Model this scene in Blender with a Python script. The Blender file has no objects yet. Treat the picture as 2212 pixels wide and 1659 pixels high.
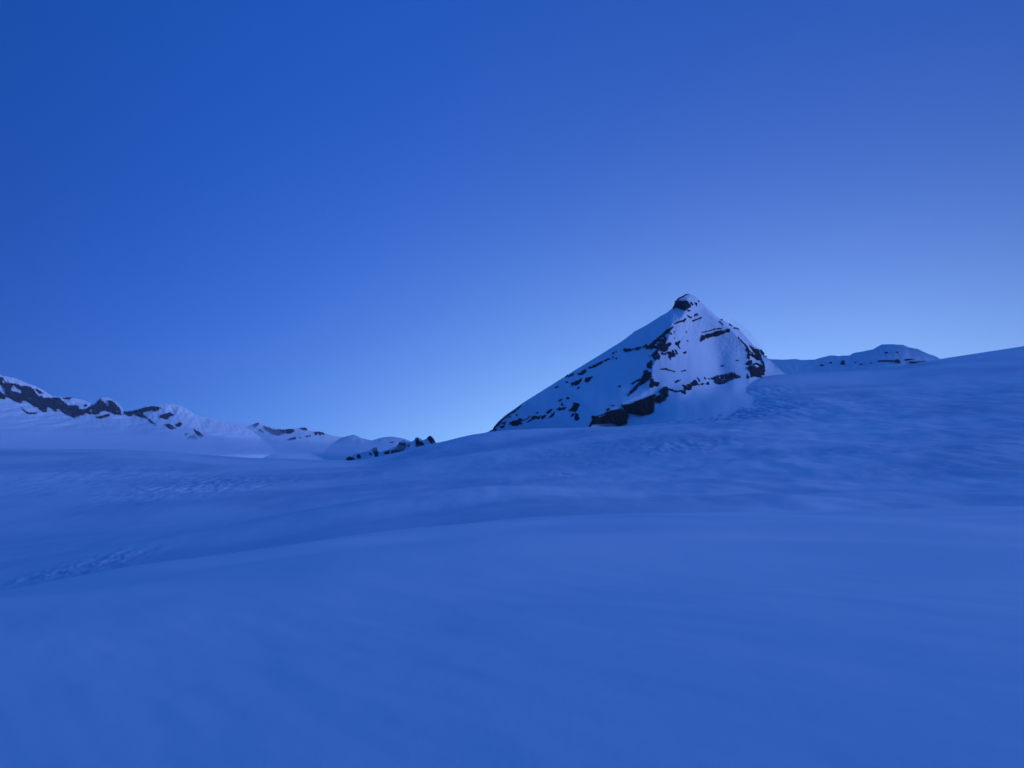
import bpy, math
import numpy as np
from mathutils import Vector
from mathutils.geometry import delaunay_2d_cdt

# ------------------------------------------------------------------ camera, sky, light, exposure
C = bpy.context.scene
COL = C.collection
EYE = 1.7                       # height of the lens above the snow
FPX = 1106.0 / math.tan(math.radians(33.5))   # focal length in units of 1/2212 of the picture width
PITCH = math.atan((1000.0 - 829.5) / FPX)
cam_data = bpy.data.cameras.new('camera')
cam = bpy.data.objects.new('camera', cam_data)
COL.objects.link(cam)
cam.location = (0, 0, EYE)
cam.rotation_euler = (math.pi / 2 + PITCH, 0, 0)
cam_data.sensor_width = 36
cam_data.angle = math.radians(67.0)
cam_data.clip_start = 0.1
cam_data.clip_end = 60000
C.camera = cam

SUN_AZ, SUN_EL = math.radians(98), math.radians(8)       # the last glow of the set sun, round to the right
world = bpy.data.worlds.new('World')
C.world = world
world.use_nodes = True


def build_sky():
    nt = world.node_tree
    N, L = nt.nodes, nt.links
    N.clear()
    out = N.new('ShaderNodeOutputWorld')
    tc = N.new('ShaderNodeTexCoord')
    sep = N.new('ShaderNodeSeparateXYZ')
    L.new(tc.outputs['Generated'], sep.inputs[0])

    def m(op, a, b=None, c=None):
        n = N.new('ShaderNodeMath'); n.operation = op
        for i, v in enumerate((a, b, c)):
            if v is None: continue
            if isinstance(v, (int, float)): n.inputs[i].default_value = v
            else: L.new(v, n.inputs[i])
        return n.outputs[0]
    X, Y, Z = sep.outputs
    z = m('MAXIMUM', Z, 0.0)
    h = m('MAXIMUM', m('SQRT', m('ADD', m('MULTIPLY', X, X), m('MULTIPLY', Y, Y))), 1e-4)

    def lobe(E, K, az, col):
        ca = m('DIVIDE', m('ADD', m('MULTIPLY', X, math.sin(az)), m('MULTIPLY', Y, math.cos(az))), h)
        w = m('EXPONENT', m('ADD', m('MULTIPLY', z, -1.0 / E), m('MULTIPLY', m('SUBTRACT', ca, 1.0), K)))
        v = N.new('ShaderNodeVectorMath'); v.operation = 'SCALE'
        v.inputs[0].default_value = col
        L.new(w, v.inputs['Scale'])
        return v.outputs[0]

    def add(a, b):
        v = N.new('ShaderNodeVectorMath'); v.operation = 'ADD'
        L.new(a, v.inputs[0]); L.new(b, v.inputs[1])
        return v.outputs[0]
    # narrow bright band above the horizon, broad blue dome light, and the faint violet of the dusk side
    low = lobe(0.1486, 6.6, 0.400, LOW)
    mid = lobe(0.2265, 9.408, 0.451, MID)
    dome = lobe(0.4751, 6.067, -0.1754, DOME)
    # the broad, faintly violet eastern dusk sky, round behind the camera
    def broad(az, el, K, col):
        dot = m('ADD', m('ADD', m('MULTIPLY', X, math.sin(az) * math.cos(el)), m('MULTIPLY', Y, math.cos(az) * math.cos(el))), m('MULTIPLY', Z, math.sin(el)))
        w = m('EXPONENT', m('MULTIPLY', m('SUBTRACT', dot, 1.0), K))
        v = N.new('ShaderNodeVectorMath'); v.operation = 'SCALE'
        v.inputs[0].default_value = col
        L.new(w, v.inputs['Scale'])
        return v.outputs[0]
    east = broad(math.radians(108), math.radians(48), 1.8, EAST)
    west = broad(math.radians(-105), math.radians(35), 1.6, WEST)
    s = add(add(add(low, dome), mid), add(east, west))
    sky = N.new('ShaderNodeTexSky')
    sky.sky_type = 'NISHITA'
    sky.sun_disc = False
    sky.sun_elevation = math.radians(1.0)
    sky.sun_rotation = SUN_AZ
    sky.altitude = 2500
    tint = N.new('ShaderNodeVectorMath'); tint.operation = 'MULTIPLY'
    tint.inputs[1].default_value = (0.02, 0.10, 0.5)      # the camera's very cold white balance
    L.new(sky.outputs[0], tint.inputs[0])
    bg1 = N.new('ShaderNodeBackground'); bg1.inputs['Strength'].default_value = 1.0
    L.new(s, bg1.inputs['Color'])
    bg2 = N.new('ShaderNodeBackground'); bg2.inputs['Strength'].default_value = 0.05
    L.new(tint.outputs[0], bg2.inputs['Color'])
    mix = N.new('ShaderNodeAddShader')
    L.new(bg1.outputs[0], mix.inputs[0]); L.new(bg2.outputs[0], mix.inputs[1])
    L.new(mix.outputs[0], out.inputs['Surface'])


LOW = (0.585, 0.98, 0.0)
MID = (0.0, 0.0, 1.122)
DOME = (0.0150, 0.1130, 0.720)
EAST = (0.010, 0.130, 0.590)
WEST = (0.004, 0.054, 0.305)
build_sky()

sun_data = bpy.data.lights.new('afterglow', 'SUN')
sun_data.energy = 2.15
sun_data.angle = math.radians(35)
sun_data.color = (0.36, 0.46, 0.92)
sun = bpy.data.objects.new('afterglow', sun_data)
COL.objects.link(sun)
to_sun = Vector((math.sin(SUN_AZ) * math.cos(SUN_EL), math.cos(SUN_AZ) * math.cos(SUN_EL), math.sin(SUN_EL)))
sun.rotation_euler = to_sun.to_track_quat('Z', 'Y').to_euler()

C.view_settings.view_transform = 'Standard'
C.view_settings.look = 'None'
C.view_settings.exposure = 0
C.view_settings.gamma = 1
C.view_settings.use_curve_mapping = False
C.cycles.use_denoising = True
C.cycles.max_bounces = 6

# ------------------------------------------------------------------ numbers and noise
_rng = np.random.default_rng(7)
_PERM = _rng.permutation(4096)
_GA = _rng.uniform(0, 2 * np.pi, 4096)
_GX, _GY = np.cos(_GA), np.sin(_GA)


def noise(x, y):
    x = np.asarray(x, float); y = np.asarray(y, float)
    xi = np.floor(x).astype(int); yi = np.floor(y).astype(int)
    xf = x - xi; yf = y - yi
    u = xf * xf * xf * (xf * (xf * 6 - 15) + 10)
    w = yf * yf * yf * (yf * (yf * 6 - 15) + 10)

    def g(i, j, a, b):
        k = _PERM[(_PERM[i & 4095] + j) & 4095]
        return _GX[k] * a + _GY[k] * b
    n00 = g(xi, yi, xf, yf); n10 = g(xi + 1, yi, xf - 1, yf)
    n01 = g(xi, yi + 1, xf, yf - 1); n11 = g(xi + 1, yi + 1, xf - 1, yf - 1)
    return 1.5 * ((n00 * (1 - u) + n10 * u) * (1 - w) + (n01 * (1 - u) + n11 * u) * w)


def fbm(x, y, octaves=4, gain=0.5):
    s = 0; a = 1.0; f = 1.0
    for o in range(octaves):
        s = s + a * noise(x * f + 17.3 * o, y * f - 9.1 * o)
        a *= gain; f *= 2.03
    return s


def tan_elev(v):
    return np.tan(PITCH + np.arctan((829.5 - np.asarray(v, float)) / FPX))


def ground_point(u, v, Y):
    """World position seen in direction (u, v) at the distance Y north of the camera."""
    zc = (829.5 - v) / FPX
    den = math.cos(PITCH) - zc * math.sin(PITCH)
    return (u - 1106.0) / FPX / den * Y, Y, EYE + (math.sin(PITCH) + zc * math.cos(PITCH)) / den * Y


def smooth(a, b, x):
    t = np.clip((x - a) / (b - a), 0, 1)
    return t * t * (3 - 2 * t)


def pchip(xk, yk, x):
    """Monotone cubic; xk (n,), yk (n, m) -> (len(x), m)."""
    xk = np.asarray(xk, float); yk = np.asarray(yk, float)
    h = np.diff(xk)[:, None]
    d = np.diff(yk, axis=0) / h
    m = np.zeros_like(yk)
    p = d[:-1] * d[1:] > 0
    m[1:-1] = np.where(p, 2 * d[:-1] * d[1:] / np.where(p, d[:-1] + d[1:], 1), 0)
    m[0] = d[0]; m[-1] = d[-1]
    i = np.clip(np.searchsorted(xk, x, side='right') - 1, 0, len(xk) - 2)
    hh = h[i]; t = ((x - xk[i]) / h[i, 0])[:, None]
    t2 = t * t; t3 = t2 * t
    return (2 * t3 - 3 * t2 + 1) * yk[i] + (t3 - 2 * t2 + t) * hh * m[i] + (-2 * t3 + 3 * t2) * yk[i + 1] + (t3 - t2) * hh * m[i + 1]


# ------------------------------------------------------------------ materials
def new_mat(name):
    m = bpy.data.materials.new(name)
    m.use_nodes = True
    nt = m.node_tree
    return m, nt, nt.nodes['Principled BSDF']


def snow_material(name, scale, bump, col=(0.84, 0.86, 0.89), far_shade=False):
    m, nt, b = new_mat(name)
    N, L = nt.nodes, nt.links
    geo = N.new('ShaderNodeNewGeometry')
    mp = N.new('ShaderNodeMapping')
    mp.inputs['Scale'].default_value = (scale, scale * 0.45, scale)
    mp.inputs['Rotation'].default_value = (0, 0, 0.5)
    L.new(geo.outputs['Position'], mp.inputs[0])
    n1 = N.new('ShaderNodeTexNoise'); n1.inputs['Scale'].default_value = 1.0
    n1.inputs['Detail'].default_value = 7; n1.inputs['Roughness'].default_value = 0.55
    L.new(mp.outputs[0], n1.inputs['Vector'])
    n2 = N.new('ShaderNodeTexNoise'); n2.inputs['Scale'].default_value = 0.13
    n2.inputs['Detail'].default_value = 4
    L.new(mp.outputs[0], n2.inputs['Vector'])
    ramp = N.new('ShaderNodeMix'); ramp.data_type = 'RGBA'
    ramp.inputs['A'].default_value = (col[0] * 0.93, col[1] * 0.94, col[2] * 0.96, 1)
    ramp.inputs['B'].default_value = (*col, 1)
    L.new(n2.outputs['Fac'], ramp.inputs['Factor'])
    col_out = ramp.outputs['Result']
    if far_shade:
        # shade beyond the crest painted into the snow colour, as long grey-blue patches
        mp2 = N.new('ShaderNodeMapping')
        mp2.inputs['Scale'].default_value = (1 / 330.0, 1 / 210.0, 1 / 60.0)
        L.new(geo.outputs['Position'], mp2.inputs[0])
        n3 = N.new('ShaderNodeTexNoise'); n3.inputs['Scale'].default_value = 1.0
        n3.inputs['Detail'].default_value = 5; n3.inputs['Roughness'].default_value = 0.5
        n3.inputs['Distortion'].default_value = 0.6
        L.new(mp2.outputs[0], n3.inputs['Vector'])
        mr = N.new('ShaderNodeMapRange'); mr.interpolation_type = 'SMOOTHSTEP'
        mr.inputs['From Min'].default_value = 0.38; mr.inputs['From Max'].default_value = 0.66
        L.new(n3.outputs['Fac'], mr.inputs['Value'])
        ln = N.new('ShaderNodeVectorMath'); ln.operation = 'LENGTH'
        L.new(geo.outputs['Position'], ln.inputs[0])
        far = N.new('ShaderNodeMapRange'); far.interpolation_type = 'SMOOTHSTEP'
        far.inputs['From Min'].default_value = 60; far.inputs['From Max'].default_value = 240
        far.inputs['To Min'].default_value = 0.0; far.inputs['To Max'].default_value = 1.0
        L.new(ln.outputs['Value'], far.inputs['Value'])
        mu = N.new('ShaderNodeMath'); mu.operation = 'MULTIPLY'
        L.new(mr.outputs[0], mu.inputs[0]); L.new(far.outputs[0], mu.inputs[1])
        fm = N.new('ShaderNodeMix'); fm.data_type = 'RGBA'
        fm.inputs['B'].default_value = (0.56, 0.64, 0.74, 1)
        L.new(mu.outputs[0], fm.inputs['Factor']); L.new(col_out, fm.inputs['A'])
        col_out = fm.outputs['Result']
    L.new(col_out, b.inputs['Base Color'])
    b.inputs['Roughness'].default_value = 0.75
    b.inputs['Specular IOR Level'].default_value = 0.15
    bp = N.new('ShaderNodeBump'); bp.inputs['Strength'].default_value = 1.0
    bp.inputs['Distance'].default_value = bump
    L.new(n1.outputs['Fac'], bp.inputs['Height'])
    L.new(bp.outputs[0], b.inputs['Normal'])
    return m


def rock_material(name, dark, light, scale, snow=0.5):
    """Dark layered rock; snow lies where the surface turns up towards the sky."""
    m, nt, b = new_mat(name)
    N, L = nt.nodes, nt.links
    geo = N.new('ShaderNodeNewGeometry')
    mp = N.new('ShaderNodeMapping')
    mp.inputs['Scale'].default_value = (scale, scale, scale * 3.0)
    mp.inputs['Rotation'].default_value = (0.0, -0.2, 0)
    L.new(geo.outputs['Position'], mp.inputs[0])
    n1 = N.new('ShaderNodeTexNoise'); n1.inputs['Scale'].default_value = 1.0
    n1.inputs['Detail'].default_value = 6; n1.inputs['Roughness'].default_value = 0.65
    L.new(mp.outputs[0], n1.inputs['Vector'])
    mix = N.new('ShaderNodeMix'); mix.data_type = 'RGBA'
    mix.inputs['A'].default_value = (*dark, 1); mix.inputs['B'].default_value = (*light, 1)
    L.new(n1.outputs['Fac'], mix.inputs['Factor'])
    sep = N.new('ShaderNodeSeparateXYZ')
    L.new(geo.outputs['True Normal'], sep.inputs[0])
    a = N.new('ShaderNodeMath'); a.operation = 'MULTIPLY_ADD'
    L.new(n1.outputs['Fac'], a.inputs[0]); a.inputs[1].default_value = 0.9
    L.new(sep.outputs[2], a.inputs[2])
    mr = N.new('ShaderNodeMapRange')
    mr.inputs['From Min'].default_value = 1.45 - snow; mr.inputs['From Max'].default_value = 1.65 - snow
    L.new(a.outputs[0], mr.inputs['Value'])
    mx = N.new('ShaderNodeMix'); mx.data_type = 'RGBA'
    mx.inputs['B'].default_value = (0.78, 0.80, 0.84, 1)
    L.new(mix.outputs['Result'], mx.inputs['A']); L.new(mr.outputs[0], mx.inputs['Factor'])
    L.new(mx.outputs['Result'], b.inputs['Base Color'])
    b.inputs['Roughness'].default_value = 0.9
    b.inputs['Specular IOR Level'].default_value = 0.1
    bp = N.new('ShaderNodeBump'); bp.inputs['Strength'].default_value = 0.6
    bp.inputs['Distance'].default_value = 0.6 / scale * 0.1
    L.new(n1.outputs['Fac'], bp.inputs['Height'])
    L.new(bp.outputs[0], b.inputs['Normal'])
    return m


M_SNOW = snow_material('wind_packed_snow', 1.3, 0.013, far_shade=True)
M_SNOW_HIGH = snow_material('mountain_snow', 0.05, 0.8)
M_SNOW_FAR = snow_material('distant_snow', 0.015, 3.0)
M_ROCK = rock_material('dark_rock', (0.010, 0.011, 0.016), (0.040, 0.040, 0.052), 0.07, 0.10)
M_CLIFF = rock_material('black_cliff_rock', (0.012, 0.011, 0.010), (0.026, 0.024, 0.022), 0.05, 0.0)
M_ROCK_FAR = rock_material('distant_dark_rock', (0.014, 0.015, 0.022), (0.046, 0.046, 0.062), 0.018, 0.04)
M_ROCK_RED = rock_material('reddish_rock', (0.05, 0.028, 0.026), (0.12, 0.06, 0.055), 0.02, 0.2)


# ------------------------------------------------------------------ meshes
def mesh_object(name, verts, quads, mat, parent=None, origin=None, tris=None):
    verts = np.asarray(verts, np.float64)
    if origin is None:
        origin = np.array([verts[:, 0].mean(), verts[:, 1].mean(), verts[:, 2].min()])
    origin = np.asarray(origin, float)
    me = bpy.data.meshes.new(name)
    nv, nq = len(verts), len(quads)
    me.vertices.add(nv)
    me.vertices.foreach_set('co', (verts - origin).astype(np.float32).ravel())
    me.loops.add(nq * 4)
    me.loops.foreach_set('vertex_index', np.asarray(quads, np.int32).ravel())
    me.polygons.add(nq)
    me.polygons.foreach_set('loop_start', np.arange(0, nq * 4, 4, dtype=np.int32))
    me.polygons.foreach_set('loop_total', np.full(nq, 4, np.int32))
    me.polygons.foreach_set('use_smooth', np.ones(nq, bool))
    me.materials.append(mat)
    me.update(calc_edges=True)
    me.validate()
    o = bpy.data.objects.new(name, me)
    COL.objects.link(o)
    if parent is not None:
        o.parent = parent
        o.location = Vector(origin) - parent.location
    else:
        o.location = Vector(origin)
    return o


def grid_quads(nr, nc, wrap=False):
    r = np.arange(nr - 1)[:, None]; c = np.arange(nc if wrap else nc - 1)[None, :]
    c2 = (c + 1) % nc
    a = r * nc + c; b = r * nc + c2; d = (r + 1) * nc + c; e = (r + 1) * nc + c2
    return np.stack([a, b, e, d], -1).reshape(-1, 4)


# ------------------------------------------------------------------ the snowfield: foreground roll, hollow, glacier slope, far basin
UX = [-700, 0, 300, 560, 750, 940, 1057, 1300, 1500, 1655, 1900, 2035, 2212, 2950]
CREST = [1400, 1285, 1234, 1194, 1163, 1142, 1130, 1117, 1110, 1107, 1103, 1100, 1096, 1080]
RANGE = [400, 600, 900, 1300, 1700, 2000, 2600, 3400, 4200, 5000, 5600, 8000, 14000, 30000]
VROWS = [
    [1390, 1278, 1228, 1189, 1160, 1140, 1128, 1115, 1110, 1107, 1103, 1101, 1097, 1080],
    [1280, 1195, 1155, 1128, 1107, 1092, 1082, 1069, 1060, 1055, 1049, 1045, 1040, 1000],
    [1150, 1092, 1077, 1063, 1051, 1038, 1026, 1006, 990, 980, 969, 962, 953, 900],
    [1030, 1018, 1016, 1016, 1013, 990, 970, 945, 922, 907, 890, 880, 864, 790],
    [955, 968, 974, 989, 995, 953, 933, 926, 893, 855, 832, 815, 796, 700],
    [975, 978, 986, 1003, 1005, 965, 945, 930, 875, 812, 797, 776, 750, 640],
    [988, 990, 1000, 1012, 1015, 985, 970, 935, 890, 825, 815, 800, 790, 700],
    [988, 990, 1000, 1006, 1008, 1000, 990, 950, 900, 850, 840, 830, 820, 750],
    [985, 985, 992, 1000, 1003, 1003, 1000, 960, 930, 900, 890, 880, 870, 850],
    [982, 982, 988, 996, 1000, 1002, 1000, 980, 960, 950, 950, 950, 940, 900],
    [982, 982, 986, 994, 1000, 1002, 1000, 990, 980, 975, 970, 970, 970, 950],
    [985, 985, 988, 992, 996, 1000, 1000, 1000, 1000, 1000, 1000, 1000, 1000, 1000],
    [1000] * 14, [1000] * 14]
UT = (np.array(UX, float) - 1106) / FPX


def build_snowfield():
    dense = np.linspace(-41, 41, 1000)
    left = -41 - np.cumsum(np.linspace(0.1, 6, 46)); left = left[left > -180]
    right = -left[::-1][::-1]
    az = np.radians(np.concatenate([left[::-1], dense, right]))
    r = np.concatenate([[0.01], np.geomspace(0.7, 4, 10)[:-1], np.geomspace(4, 80, 230)[:-1], np.geomspace(80, 420, 50)[:-1],
                        np.linspace(420, 2200, 420)[:-1], np.geomspace(2200, 6000, 170)[:-1], np.geomspace(6000, 8600, 14)])
    azc = np.clip(az, -math.radians(62), math.radians(62))
    s = np.tan(azc)
    t_rows = tan_elev(np.array(VROWS))
    # smooth the columns' values across the view
    tt = np.stack([pchip(UT, row[:, None], np.clip(s, UT[0], UT[-1]))[:, 0] for row in t_rows])      # (range, az)
    crest = tan_elev(pchip(UT, np.array(CREST, float)[:, None], np.clip(s, UT[0], UT[-1]))[:, 0])
    k = crest ** 2 / (4 * EYE)
    Yk = np.array(RANGE, float)
    zk = EYE + tt * Yk[:, None]
    ycr = np.sqrt(EYE / k)
    z_hollow = EYE + crest * 170 - 9
    R, A = np.meshgrid(r, az, indexing='ij')
    CA = np.cos(azc)[None, :]
    Yd = R * CA
    Zs = np.zeros_like(R)
    # far side: cubic in distance; near side: the roll the camera stands on
    near_end = 130.0
    for j in range(len(az)):
        y = Yd[:, j]
        kk = k[j]
        yc = ycr[j] * 1.5
        z1 = -kk * yc * yc
        slope = -2 * kk * yc
        nz = np.where(y < yc, -kk * y * y, z1 + slope * (y - yc))
        yy = np.concatenate([[near_end * 0.4, 190.0, 290.0], Yk])
        los = crest[j]
        z2 = EYE + los * 190 - 7.0
        z3 = EYE + los * 290 - 8.0
        z0 = EYE + los * near_end * 0.4 - 1.5
        zz = np.concatenate([[z0, z2, z3], zk[:, j]])
        fz = pchip(yy, zz[:, None], np.clip(y, yy[0], yy[-1]))[:, 0]
        w = smooth(yc, max(170.0, yc + 40), y)
        Zs[:, j] = nz * (1 - w) + fz * w
    # behind the camera the two sides run into one another
    blend = smooth(math.radians(44), math.radians(88), np.abs(A))
    mid = -0.004 * R ** 2 / (1 + R / 60) ** 1.2 * 0.5
    Zs = Zs * (1 - blend) + mid * blend
    X = R * np.sin(A); Y = R * np.cos(A)
    # --- relief
    # soft drifts of the foreground
    nf = 1 - smooth(60, 130, R)
    Zs += nf * smooth(3, 9, R) * (0.24 * fbm(X / 12 + 3, Y / 7.5 + 1, 2, 0.4) * smooth(2, 20, R))
    Zs += nf * smooth(1, 6, R) * 0.009 * fbm((X * .8 + Y * .6) / 0.9, (Y * .8 - X * .6) / 3.2, 3) * (1 - smooth(9, 22, R))
    Zs += nf * 0.11 * X * np.exp(-(R / 10) ** 2)
    # rolls and wind-scoops of the glacier slope
    gl = smooth(330, 560, R) * (1 - smooth(1650, 2100, R))
    U = 1106 + FPX * np.tan(azc)[None, :] + 0 * R
    gl = gl * (0.45 + 0.55 * smooth(450, 1000, U))
    Zs += gl * 7.0 * fbm(X / 330 + 5.1, Y / 420 + 2.2, 2, 0.4)
    right_side = smooth(1250, 1600, U)
    Zs += gl * right_side * 2.6 * fbm(X / 95 + 1.1, Y / 120 + 8.2, 3, 0.5)
    Zs += gl * 0.7 * fbm(X / 42 + 4.1, Y / 70 + 3.2, 3, 0.5)

    def patch(u0, v0, su, sv, ang=0.0):
        """Weight of a field of broken snow centred on the ground seen near (u0, v0)."""
        # distance from the table: where the slope of the column passes that height
        j = int(np.argmin(np.abs(np.tan(az) * FPX + 1106 - u0) + 1e3 * (np.abs(az) > 1.2)))
        t = (Zs[:, j] - EYE) / np.maximum(Yd[:, j], 1)
        ok = np.where((Yd[:, j] > 330) & (t >= tan_elev(v0)))[0]
        i = ok[0] if len(ok) else len(r) - 1
        y0 = Yd[i, j]; x0 = y0 * math.tan(az[j])
        dx = (X - x0); dy = (Y - y0)
        ca, sa = math.cos(ang), math.sin(ang)
        a = (dx * ca + dy * sa) / su; b = (-dx * sa + dy * ca) / sv
        return np.exp(-(a * a + b * b)), (x0, y0)

    def broken(w, amp, sx, sy, off=0.0):
        n = fbm(X / sx + off, Y / sy + off * 2, 4, 0.55)
        n2 = fbm(X / (sx * 2.3) + off + 4, Y / (sy * 1.7) - off, 2, 0.5)
        return w * amp * (0.45 * n + 0.35 * np.abs(n2))
    for (u0, v0, su, sv, ang, amp, sx, sy) in PATCHES:
        w, _ = patch(u0, v0, su, sv, ang)
        Zs += broken(w, amp, sx, sy, u0 * 0.01)
    for (u0, v0, su, sv, ang, amp) in SWELLS:
        w, _ = patch(u0, v0, su, sv, ang)
        Zs += w * amp
    V = np.stack([X, Y, Zs], -1).reshape(-1, 3)
    q = grid_quads(len(r), len(az), wrap=True)
    o = mesh_object('snowfield', V, q[:, ::-1], M_SNOW, origin=(0, 0, 0))
    o['kind'] = 'structure'
    o['label'] = 'smooth wind-packed snow of the glacier from the camera to the mountains'
    print('ground z', Zs.min(), Zs.max())
    return o


# fields of broken snow (seracs, crevassed ground) and single swells: u, v, half widths in metres, turn, height, grain
PATCHES = [
    (440, 1050, 90, 140, 0.2, 3.6, 12, 26),
    (180, 1030, 200, 200, 0.0, 2.0, 24, 50),
    (225, 1212, 24, 45, 0.3, 3.4, 9, 16),
    (120, 1236, 18, 30, 0.3, 2.6, 8, 14),
    (1570, 895, 120, 140, 0.0, 7.5, 17, 40),
    (1640, 850, 70, 90, 0.0, 5.0, 17, 34),
    (1470, 965, 80, 60, 0.5, 3.4, 16, 30),
    (1350, 960, 160, 80, 0.2, 1.8, 20, 40),
    (1215, 1025, 18, 22, 0.3, 2.4, 9, 16),
    (1290, 1000, 18, 22, 0.3, 2.6, 9, 16),
    (1850, 975, 190, 60, 0.0, 3.0, 60, 22),
    (1950, 1020, 150, 40, 0.0, 2.4, 50, 18),
    (1740, 880, 190, 90, 0.0, 1.8, 50, 26),
]
SWELLS = [
    (1000, 1075, 140, 60, 0.35, 7.0),
    (800, 1110, 140, 40, 0.35, -5.0),
    (850, 1020, 170, 70, 0.45, 7.0),
    (1690, 1085, 30, 30, -0.8, 4.0),
]
build_snowfield()

# ------------------------------------------------------------------ mountains
def skyline_fn(pts):
    p = np.array(pts, float)
    return lambda x: np.interp(x, p[:, 0], p[:, 1]), lambda x: np.interp(x, p[:, 0], p[:, 2])


class Relief:
    """A mountain side known as distance over direction; world points come from it."""

    def __init__(self, name, sky, x0, x1, dx, vbot, nrow, depth, mat, jag=0.4, seed=0, back=0.8):
        self.vs, self.ys = skyline_fn(sky)
        self.depth = depth
        xs = np.arange(x0, x1 + dx, dx)
        vtop = self.vs(xs) + jag * (1.6 * np.abs(fbm(xs / 9 + seed, xs * 0 + seed, 4, 0.6)) - 0.6)
        t = np.linspace(0, 1, nrow) ** 1.1
        vb = vbot(xs) if callable(vbot) else np.full_like(xs, vbot)
        vb = np.maximum(vb, vtop + 3)
        Vv = vtop[None, :] + t[:, None] * (vb - vtop)[None, :]
        U = np.repeat(xs[None, :], nrow, 0)
        Yd = depth(U, Vv)
        P = np.stack(ground_point_np(U, Vv, Yd), -1)
        top = P[0]
        bk = []
        hpx = top[:, 1] / FPX
        drop = (vb - vtop) * hpx
        for f, g in ((0.97, 0.86), (0.6, 0.5), (0.3, 0.22), (0.12, 0.07), (0.03, 0.012)):
            q = top.copy()
            q[:, 1] += drop * f * 1.25 * back + 0.5
            q[:, 2] -= drop * g
            bk.append(q)
        G = np.concatenate([np.array(bk), P], 0)
        nr, nc = G.shape[:2]
        flat = G.reshape(-1, 3)
        self.obj = mesh_object(name, flat, grid_quads(nr, nc)[:, ::-1], mat)
        self.nrock = 0

    def rocks(self, name, polys, mat, thick=6.0, pitch=0.75, jag=1.1, seed=0, relief=2.5, holes=()):
        for poly in polys:
            self.rock(name, np.array(poly, float), mat, thick, pitch, jag, seed, relief, holes)

    def rock(self, name, poly, mat, thick, pitch, jag, seed, relief, holes=()):
        x0, y0 = poly.min(0) - 2.5; x1, y1 = poly.max(0) + 2.5
        gx = np.arange(x0, x1 + pitch, pitch); gy = np.arange(y0, y1 + pitch, pitch)
        U, V = np.meshgrid(gx, gy)
        sd = signed_distance(poly, U, V)
        size = math.sqrt(max(poly_area(poly), 1.0))
        sd = sd + min(jag, 0.12 * size + 0.15) * fbm(U / 3.4 + seed, V / 2.6, 4, 0.7) * 1.3 + 0.35
        for hp in holes:
            hp = np.array(hp, float)
            if hp[:, 0].max() > x0 and hp[:, 0].min() < x1 and hp[:, 1].max() > y0 and hp[:, 1].min() < y1:
                hd = signed_distance(hp, U, V) + 0.5 * noise(U / 2.2, V / 2.2 + 5)
                sd = np.minimum(sd, -hd)
        keep = sd > 0
        cell = keep[:-1, :-1] & keep[1:, :-1] & keep[:-1, 1:] & keep[1:, 1:]
        if cell.sum() < 2:
            return
        Ys = self.depth(U, np.maximum(V, self.vs(U)))
        m = Ys / FPX                               # metres per picture unit
        wd = np.clip(sd * m / 4.0, 0, 1)
        # layered ledges: nearly level steps up the face
        lay = (V + 0.22 * U) / 5.5 + 0.5 * noise(U / 14 + seed, V / 14)
        step = np.abs((lay % 1.0) - 0.5) * 2
        h = thick * (0.25 + 0.75 * np.sqrt(wd)) * (1 + 0.12 * size / 20)
        h = h + wd * relief * (0.7 * fbm(U / 9.0 + seed, V / 13.0 + 3, 3, 0.5) + 0.25 * step)
        h = np.maximum(h, 0.6)
        Yf = Ys - h
        Yb = Ys + 6.0 * np.maximum(m, 0.6)
        F = np.stack(ground_point_np(U, V, Yf), -1); B = np.stack(ground_point_np(U, V, Yb), -1)
        nr, nc = U.shape
        idx = np.arange(nr * nc).reshape(nr, nc)
        q = np.stack([idx[:-1, :-1][cell], idx[1:, :-1][cell], idx[1:, 1:][cell], idx[:-1, 1:][cell]], -1)
        off = nr * nc
        qb = q[:, ::-1] + off
        edges = {}
        for a, b in ((0, 1), (1, 2), (2, 3), (3, 0)):
            for p, s in zip(q[:, a].tolist(), q[:, b].tolist()):
                if (s, p) in edges: del edges[(s, p)]
                else: edges[(p, s)] = 1
        e = np.array(list(edges), int)
        side = np.stack([e[:, 1], e[:, 0], e[:, 0] + off, e[:, 1] + off], -1)
        allq = np.concatenate([q, qb, side])
        used, inv = np.unique(allq, return_inverse=True)
        P = np.concatenate([F.reshape(-1, 3), B.reshape(-1, 3)])[used]
        mesh_object(name, P, inv.reshape(-1, 4), mat, parent=self.obj)
        self.nrock += 1


def ground_point_np(u, v, Y):
    zc = (829.5 - v) / FPX
    den = math.cos(PITCH) - zc * math.sin(PITCH)
    return (u - 1106.0) / FPX / den * Y, Y + 0 * u, EYE + (math.sin(PITCH) + zc * math.cos(PITCH)) / den * Y


def poly_area(p):
    x, y = p[:, 0], p[:, 1]
    return abs((x * np.roll(y, -1) - np.roll(x, -1) * y).sum()) / 2


def signed_distance(poly, U, V):
    d = np.full(U.shape, 1e9); inside = np.zeros(U.shape, bool)
    n = len(poly)
    for i in range(n):
        ax, ay = poly[i]; bx, by = poly[(i + 1) % n]
        ex, ey = bx - ax, by - ay
        L2 = ex * ex + ey * ey + 1e-9
        t = np.clip(((U - ax) * ex + (V - ay) * ey) / L2, 0, 1)
        d = np.minimum(d, np.hypot(U - ax - t * ex, V - ay - t * ey))
        if ay != by:
            c = ((ay > V) != (by > V)) & (U < (bx - ax) * (V - ay) / (by - ay) + ax)
            inside ^= c
    return np.where(inside, d, -d)


def zoomed(ox, oy, k, polys):
    return [[(ox + x * k, oy + y * k) for x, y in p] for p in polys]


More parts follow.
